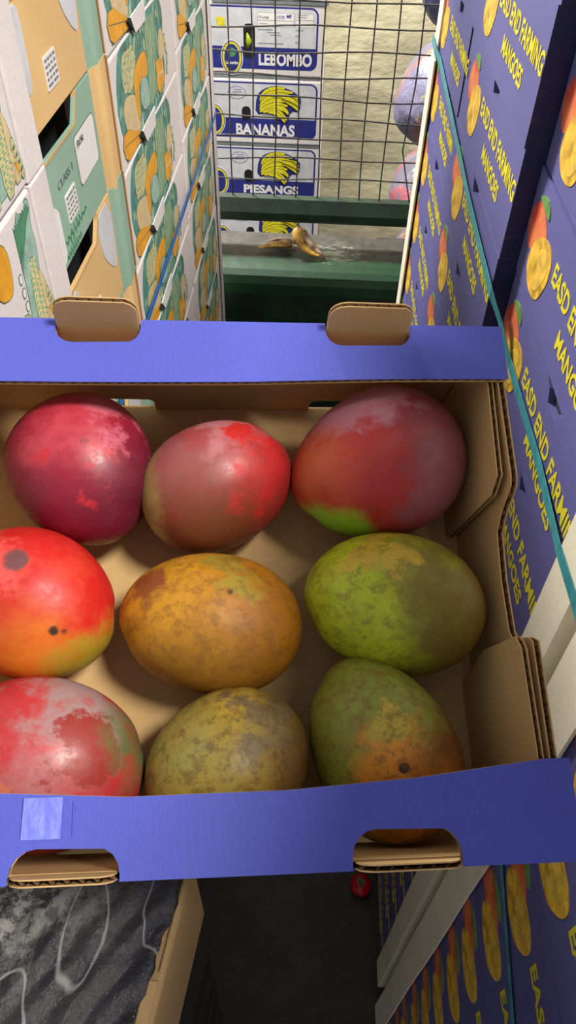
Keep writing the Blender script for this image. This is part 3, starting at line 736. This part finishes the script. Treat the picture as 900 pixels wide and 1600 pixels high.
# lime dust swept around the peel
vs = k.n('ShaderNodeVectorMath', operation='SUBTRACT'); k.l(vmx, vs.inputs[0]); vs.inputs[1].default_value = (.03, -.01, 0)
sc_ = k.n('ShaderNodeVectorMath', operation='MULTIPLY'); k.l(vs.outputs[0], sc_.inputs[0]); sc_.inputs[1].default_value = (8.5, 13, 0)
ln_ = k.n('ShaderNodeVectorMath', operation='LENGTH'); k.l(sc_.outputs[0], ln_.inputs[0])
d = k.math('SUBTRACT', 1.0, ln_.outputs['Value'])
f = k.ramp(k.math('ADD', d, k.math('MULTIPLY', k.math('SUBTRACT', k.noise(26, 6, .8, (1, 2.4, 1)), .5), 3.6)), .35, 1.15, 0, .85)
c = k.mix(f, c, lin((196, 204, 180)))
vh = k.n('ShaderNodeVectorMath', operation='SUBTRACT'); k.l(vmx, vh.inputs[0]); vh.inputs[1].default_value = (-.045, -.045, 0)  # round dark patch: the peel's shadow painted into the deck colour
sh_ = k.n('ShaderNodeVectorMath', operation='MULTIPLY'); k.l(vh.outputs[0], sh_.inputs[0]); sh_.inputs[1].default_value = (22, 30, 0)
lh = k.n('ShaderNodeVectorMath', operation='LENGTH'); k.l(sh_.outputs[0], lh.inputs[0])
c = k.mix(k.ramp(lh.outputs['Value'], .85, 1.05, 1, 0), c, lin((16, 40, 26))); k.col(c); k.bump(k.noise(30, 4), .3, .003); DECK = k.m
tr = empty('green_trolley', (0, 1.86, 0)); tag(tr, 'green painted steel trolley with flat deck, rail and wire mesh back', 'trolley')
zd = H - .96; Wd = .46
bm = bmesh.new()
prof_ = [(-.075, 0), (.09, 0), (.09, -.05), (-.12, -.05), (-.128, -.06), (-.132, -.030), (-.122, -.012), (-.105, -.003)]
prism(bm, prof_, lambda a, b: (-Wd, a, b), lambda a, b: (Wd, a, b)); bmesh.ops.recalc_face_normals(bm, faces=bm.faces)
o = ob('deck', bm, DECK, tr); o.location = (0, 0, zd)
bm = bmesh.new(); box(bm, (-Wd, -.128, .14), (Wd, -.116, zd - .045)); box(bm, (-Wd, -.138, .14), (Wd, -.110, .19)); bevel(bm, .004, 2); ob('front_panel', bm, GREENP, tr)
bm = bmesh.new(); z0, z1 = H - .894, H - .841
prism(bm, [(-.012, z0), (.03, z0), (.03, z1), (.004, z1), (-.010, z1 - .018), (-.018, z1 - .028), (-.018, z0 + .008)], lambda a, b: (-Wd, a + .03, b), lambda a, b: (Wd, a + .03, b)); bmesh.ops.recalc_face_normals(bm, faces=bm.faces)
ob('rail', bm, GREENP, tr)
for sx in (-1, 1):
    for yy in (-.14, .04):
        bm = bmesh.new(); box(bm, (sx * Wd - .02, yy, .10), (sx * Wd + .02, yy + .04, (H + .25) if yy > 0 else zd - .02)); bevel(bm, .003, 1); ob('upright', bm, GREENP, tr)
        bm = bmesh.new(); tube(bm, [(sx * Wd - .015, yy + .02, .06), (sx * Wd + .015, yy + .02, .06)], .06, 20); ob('wheel', bm, CRATE, tr)
bm = bmesh.new(); box(bm, (-Wd, .045, H + .21), (Wd, .075, H + .25)); ob('rail', bm, GREENP, tr)
rw_ = random.Random(9)
xs_ = [-.40 + i * .0545 for i in range(15)]
for i, x in enumerate(xs_):
    bm = bmesh.new(); pts = []
    for j in range(16):
        z = H - .86 + 1.08 * j / 15
        wob = .0022 * math.sin(j * .9 + i) ; xx = x + .0075 + wob
        if i == 11: xx -= .012 * math.exp(-((j - 2) ** 2) / 3.)
        pts.append((xx, .052, z))
    if i == 11: pts[0] = (x + .035, .05, H - .86); pts[1] = (x + .018, .05, H - .80)
    tube(bm, pts, .0019, 6); ob('mesh_wire', bm, WIRE, tr, True)
for i in range(21):
    z = H - .793 + i * .0475; bm = bmesh.new(); pts = []
    for j in range(14):
        x = -Wd + 2 * Wd * j / 13; pts.append((x, .0485, z + .003 * math.sin(j * 1.1 + i * 2) + (.004 * math.sin(x * 6 + i))))
    tube(bm, pts, .0019, 6); ob('mesh_wire', bm, WIRE, tr, True)
# banana peel on the deck
PEEL = None
k = NT('old_banana_peel', .5); k.col(k.mix(k.ramp(k.noise(38, 5, .7), .35, .6), lin((92, 56, 30)), lin((206, 158, 60)))); k.bump(k.noise(90, 3), .3, .001); PEEL = k.m
k = NT('peel_inside', .6); k.col(k.mix(k.ramp(k.noise(45, 4), .4, .6), lin((196, 170, 140)), lin((120, 84, 60)))); PEELI = k.m
pe = empty('banana_peel', (-.05, 1.845, zd)); tag(pe, 'brown shrivelled banana peel lying on the green trolley deck', 'banana peel')
def sm_path(P, n=14):
    out = []
    for i in range(n + 1):
        t = i / n; m = len(P) - 1; pts = [Vector(p) for p in P]
        while len(pts) > 1: pts = [pts[j].lerp(pts[j + 1], t) for j in range(len(pts) - 1)]
        out.append(pts[0])
    return out
for nm, P, r, m in (('peel_strip', [(.000, .02, .062), (-.018, .0, .070), (.000, -.02, .02), (.03, -.03, .012), (.058, -.035, .012)], [.004, .009, .012, .014, .015, .016, .016, .015, .014, .013, .012, .010, .008, .007, .004], PEEL),
                    ('peel_strip', [(.0, .02, .055), (.012, .01, .062), (.01, .0, .03), (.05, -.02, .025), (.07, -.04, .006)], [.004, .008, .010, .011, .012, .012, .012, .011, .010, .009, .008, .007, .006, .005, .003], PEELI),
                    ('peel_strip', [(-.02, .01, .012), (-.05, .02, .018), (-.08, .01, .012), (-.11, .0, .008)], [.006, .010, .012, .013, .013, .013, .012, .011, .010, .009, .008, .007, .006, .005, .003], PEEL),
                    ('peel_strip', [(-.01, .03, .01), (-.04, .04, .02), (-.07, .045, .012), (-.09, .04, .006)], [.005, .008, .009, .010, .010, .010, .009, .008, .008, .007, .006, .005, .004, .003, .002], PEELI)):
    bm = bmesh.new(); tube(bm, sm_path(P), r, 10, 0, .45); ob(nm, bm, m, pe, True)

# ------------------------------------------------------------------ banana boxes behind the mesh
YB, HBX = 3.2, .250
BM = ['white', 'navy', 'banana', 'black', 'greenink', 'lilac', 'grey', 'palewhite', 'outline']
BI = {n: i for i, n in enumerate(BM)}
def BP(d): return lambda x, z: (x, -d, z)
def bpoly(bm, pts, d, mi, sm=0): prism(bm, smooth_poly(pts, sm) if sm else pts, BP(d), BP(-.0002), mi)
def rrect(x0, x1, z0, z1, r, corners=(1, 1, 1, 1)):
    pts = []
    for (cx_, cz_, a, c_) in ((x1 - r, z1 - r, 0, corners[0]), (x0 + r, z1 - r, 1, corners[1]), (x0 + r, z0 + r, 2, corners[2]), (x1 - r, z0 + r, 3, corners[3])):
        if c_: pts += [(cx_ + r * math.cos((a + q / 5) * math.pi / 2), cz_ + r * math.sin((a + q / 5) * math.pi / 2)) for q in range(6)]
        else: pts.append((x1 if a in (0, 3) else x0, z1 if a in (0, 1) else z0))
    return pts
def banana_box(word):
    """origin at the right-hand top corner of the printed end; x runs -0.44..0, z -0.25..0"""
    t = empty('banana_box'); Wb = .44
    bm = bmesh.new(); box(bm, (-Wb, 0, -HBX + .014), (0, .5, -.001)); bevel(bm, .004, 2); ob('box_body', bm, WHITEC, t)
    bm = bmesh.new(); box(bm, (-Wb + .004, .004, -HBX + .001), (-.004, .49, -HBX + .013)); ob('box_base', bm, ART['grey'], t)
    bm = bmesh.new()
    f = rrect(-Wb + .002, -.020, -.215, -.008, .028, (1, 0, 0, 1)); bpoly(bm, f, .0006, BI['navy'])
    f = rrect(-Wb + .001, -.027, -.208, -.014, .022, (1, 0, 0, 0)); f = [(x, max(z, -.140)) for x, z in f]; bpoly(bm, f, .0012, BI['palewhite'])
    bmesh.ops.recalc_face_normals(bm, faces=bm.faces); ob('printed_frame', bm, [ART[n] for n in BM], t)
    bm = bmesh.new()
    if word == 'LEBOMBO':
        add_text(bm, word, .058, lambda a, b, c: (-.245 + a, -.0016 - c, -.199 + b), BI['white'], .0022, .205)
    elif word == 'BANANAS':
        add_text(bm, word, .058, lambda a, b, c: (-.347 + a, -.0016 - c, -.203 + b), BI['white'], .0022, .240)
    else: add_text(bm, word, .046, lambda a, b, c: (-.326 + a, -.0016 - c, -.193 + b), BI['white'], .0020, .236)
    ob('printed_word', bm, [ART[n] for n in BM], t)
    # hand hole: flat black patch painting the shade inside it
    bm = bmesh.new()
    if word == 'LEBOMBO': hx0, hx1, hz0, hz1 = -.302, -.258, -.178, -.064
    else: hx0, hx1, hz0, hz1 = -.322, -.286, -.150, -.096
    bpoly(bm, rrect(hx0, hx1, hz0, hz1, .017), .0018, BI['black'])
    bm2 = bmesh.new()
    cxh = (hx0 + hx1) / 2
    tube(bm2, [(cxh - .006, -.001, hz0 + .035), (cxh - .002, -.0035, (hz0 + hz1) / 2), (cxh - .008, -.001, hz1 - .03)], [.004, .012, .003], 8, 0, .3, (0, 1, 0)) if word == 'LEBOMBO' else None
    hh = ob('hand_hole', bm, [ART[n] for n in BM], t)
    if word == 'LEBOMBO': ob('banana', bm2, simple('green_banana', (176, 190, 40), .5), hh, True)
    else: bm2.free()
    # ring emblem
    bm = bmesh.new(); ex = -.348 if word == 'LEBOMBO' else -.432
    ez = -.178 if word == 'LEBOMBO' else -.150
    for rx, rz, d, c_ in ((.043, .060, .0020, 'white'), (.040, .057, .0024, 'navy'), (.037, .054, .0028, 'banana'), (.029, .046, .0032, 'navy')):
        pts = blob(ex, ez, rx, rz, 28); pts = [(max(x, -Wb + .001), z) for x, z in pts]; bpoly(bm, pts, d, BI[c_])
    if word == 'LEBOMBO':
        bpoly(bm, blob(ex, ez + .018, .016, .016, 14), .0036, BI['greenink'])
        add_text(bm, 'Lebombo', .016, lambda a, b, c: (ex - .024 + a, -.0038 - c, ez - .022 + b), BI['white'], .0004, .048)
    ob('ring_emblem', bm, [ART[n] for n in BM], t)
    bm = bmesh.new()
    if word == 'LEBOMBO':
        # banana spray at the left and the shipping label
        for a in range(4): bpoly(bm, [(-.412 + a * .004, -.052 - a * .006), (-.39, -.044 - a * .007), (-.362, -.05 - a * .006), (-.39, -.054 - a * .008)], .0018 + a * .0003, BI['banana'], 1)
        for (x0, x1, z0, z1) in ((-.248, -.182, -.052, -.027), (-.182, -.112, -.052, -.027), (-.106, -.038, -.048, -.027), (-.248, -.182, -.071, -.052), (-.182, -.112, -.071, -.052), (-.106, -.038, -.071, -.048)):
            bpoly(bm, [(x0, z0), (x1, z0), (x1, z1), (x0, z1)], .0016, BI['grey'])
            bpoly(bm, [(x0 + .001, z0 + .001), (x1 - .001, z0 + .001), (x1 - .001, z1 - .001), (x0 + .001, z1 - .001)], .0020, BI['white'])
        add_text(bm, 'X-Large', .012, lambda a, b, c: (-.244 + a, -.0024 - c, -.045 + b), BI['grey'], .0003)
        add_text(bm, '1X78', .014, lambda a, b, c: (-.178 + a, -.0024 - c, -.045 + b), BI['lilac'], .0005)
        add_text(bm, 'MF', .015, lambda a, b, c: (-.140 + a, -.0024 - c, -.042 + b), BI['navy'], .0006)
        for (x0, w_, z) in ((-.246, .055, -.083), (-.21, .05, -.092), (-.2, .045, -.1), (-.246, .1, -.128), (-.104, .03, -.082), (-.104, .015, -.1), (-.104, .018, -.122), (-.1, .045, -.034), (-.1, .04, -.041), (-.24, .03, -.064)):
            for j in range(int(w_ / .006)): bpoly(bm, [(x0 + j * .006, z), (x0 + j * .006 + .0042, z), (x0 + j * .006 + .0042, z + .0034), (x0 + j * .006, z + .0034)], .0022, BI['grey'])
        ob('printed_label', bm, [ART[n] for n in BM], t)
    else:
        # oval mark
        bpoly(bm, blob(-.340, -.048, .036, .024, 22), .0018, BI['lilac']); bpoly(bm, blob(-.340, -.048, .033, .021, 22), .0022, BI['palewhite'])
        for i in range(3): bpoly(bm, [(-.362 + .006 * i, -.056 + i * .009), (-.32, -.055 + i * .009), (-.32, -.052 + i * .009), (-.362 + .006 * i, -.053 + i * .009)], .0026, BI['lilac'])
        ob('oval_mark', bm, [ART[n] for n in BM], t)
        bm = bmesh.new()
        # bunch: navy printed backing then curved fingers
        def curve(x0, z0, x1, z1, x2, z2, w, d, n=7):
            for gw, dd, c_ in ((w + .0016, d, 'black'), (w, d + .0004, 'banana')):
                A, B = [], []
                for i in range(n + 1):
                    q = i / n; x = (1 - q) ** 2 * x0 + 2 * q * (1 - q) * x1 + q * q * x2; z = (1 - q) ** 2 * z0 + 2 * q * (1 - q) * z1 + q * q * z2
                    dx = 2 * (1 - q) * (x1 - x0) + 2 * q * (x2 - x1); dz = 2 * (1 - q) * (z1 - z0) + 2 * q * (z2 - z1); l_ = math.hypot(dx, dz) or 1
                    ww = gw * (math.sin(math.pi * (.12 + .8 * q)) ** .6)
                    A.append((x - dz / l_ * ww, z + dx / l_ * ww)); B.append((x + dz / l_ * ww, z - dx / l_ * ww))
                bpoly(bm, A + B[::-1], dd, BI[c_])
        sh = [(-.262, -.055), (-.235, -.03), (-.19, -.018), (-.13, -.028), (-.088, -.055), (-.083, -.075), (-.09, -.112), (-.125, -.110), (-.135, -.15), (-.165, -.135), (-.215, -.118), (-.268, -.128)]
        bpoly(bm, sh, .0016, BI['navy'], 1)
        fing = [(-.246, -.072, -.232, -.024, -.150, -.026, .0085), (-.244, -.082, -.222, -.030, -.118, -.040, .0085), (-.246, -.094, -.220, -.036, -.094, -.060, .0090),
                (-.205, -.052, -.150, -.040, -.092, -.074, .0085), (-.248, -.104, -.205, -.058, -.140, -.072, .0085), (-.150, -.068, -.11, -.078, -.094, -.103, .0085),
                (-.248, -.112, -.200, -.072, -.138, -.088, .0080), (-.210, -.098, -.150, -.085, -.134, -.118, .0085), (-.236, -.112, -.175, -.090, -.140, -.140, .0080),
                (-.215, -.112, -.175, -.105, -.147, -.148, .0070), (-.160, -.056, -.118, -.058, -.090, -.085, .0070)]
        for i, a in enumerate(fing): curve(*a, .0020 + i * .0009)
        ob('printed_bunch', bm, [ART[n] for n in BM], t)
    # blue speckled side print, seen at the corner
    bm = bmesh.new()
    for z in (-.05, -.11, -.18): box(bm, (.0, .03, z - .02), (.0008, .3, z + .01), 0)
    ob('side_print', bm, ART['lilac'], t)
    return t
XB, Z1 = -.010, -.955
for i, (wd_, zt_) in enumerate((('PIESANGS', Z1 + 2 * HBX), ('LEBOMBO', Z1 + HBX), ('BANANAS', Z1), ('PIESANGS', Z1 - HBX), ('BANANAS', Z1 - 2 * HBX))):
    o = banana_box(wd_); o.location = (XB + (.006, -.012, -.004, .0, .004, 0)[i], YB + (.0, .01, 0, .006, .0, .0)[i], zt_ + .0 + H)
    tag(o, ('white banana box cut by the top frame edge above LEBOMBO', 'white banana box lettered LEBOMBO with a shipping label', 'white banana box lettered BANANAS behind the mesh',
            'white banana box lettered PIESANGS behind the mesh', 'banana box seen only between green rail and deck', 'bottom banana box hidden behind the green trolley')[i], 'box', 'banana boxes stacked behind the wire mesh')
base_b = Z1 - 3 * HBX + H
bm = bmesh.new(); box(bm, (-.45, 3.2, 0), (.0, 3.7, max(.01, base_b - .001))); tag(ob('wooden_stand', bm, WOOD), 'low wooden stand under the banana boxes', 'stand')

# ------------------------------------------------------------------ printed sacks behind the mesh, right
def sack_mat(i, cols):
    k = NT('printed_sack_' + ORD[i], .4)
    a = k.noise(8, 2, .4, (1, 1, .6), i * 2.); b = k.noise(13, 2, .4, (1.4, 1, .5), i * 3. + 4); c2 = k.noise(24, 3, .5, (1, 1, .7), i + 8.)
    c = k.mix(k.ramp(a, .45, .5), lin(cols[0]), lin(cols[1])); c = k.mix(k.ramp(b, .55, .60), c, lin(cols[2])); c = k.mix(k.ramp(c2, .62, .66), c, lin(cols[3]))
    k.col(c); k.bump(k.noise(9, 4, .5), .6, .04); return k.m
SK = [((92, 104, 136), (86, 90, 122), (132, 92, 100), (140, 140, 84)), ((126, 120, 132), (106, 104, 130), (140, 98, 104), (146, 138, 96)), ((124, 116, 124), (104, 100, 114), (150, 80, 90), (92, 98, 130)),
      ((104, 100, 112), (86, 88, 108), (132, 78, 84), (130, 136, 96)), ((104, 102, 112), (86, 88, 110), (140, 74, 86), (130, 122, 86)), ((80, 78, 76), (70, 68, 72), (96, 82, 70), (64, 68, 80))]
zs = [(-.24, -.58), (-.58, -.88), (-.88, -1.10), (-1.10, -1.34)]
xo = [.226, .208, .226, .262]
full = zs + [(-1.34, -1.54), (-1.54, -1.74), (-1.74, -1.93)]; xo += [.27, .26, .26]
top2 = [(.02, -.24)] ; full = top2 + full; xo = [.23] + xo
for i, ((za, zb_), x0) in enumerate(zip(full, xo)):
    bm = bmesh.new(); bmesh.ops.create_uvsphere(bm, u_segments=40, v_segments=24, radius=1)
    hx, hy, hz = .21, .19, (za - zb_) / 2 * .985; r = random.Random(i + 20); ph = r.uniform(0, 6)
    for v in bm.verts:
        p = v.co.copy()
        e = lambda t, q: math.copysign(abs(t) ** q, t)
        q = Vector((e(p.x, .8) * hx, e(p.y, .7) * hy, e(p.z, .9) * hz))
        q.x += .010 * math.sin(p.z * 4 + ph) + .006 * math.sin(p.y * 9 + ph); q.z += .008 * math.sin(p.x * 7 + ph) * (1 - abs(p.z)); v.co = q
    o = ob('printed_sack', bm, sack_mat(i % 10, SK[(i - 1) % 6]), None, True); o.location = (x0 + hx, 2.36, (za + zb_) / 2 + H)
    vis_ = 1 <= i <= 4
    tag(o, f'lilac and pink plastic sack behind the mesh, {ORD[i - 1]} down of its pile' if vis_ else 'plastic sack of the same pile, out of view', 'sack', 'printed sacks piled behind the mesh' if vis_ else 'unseen sacks of the pile')
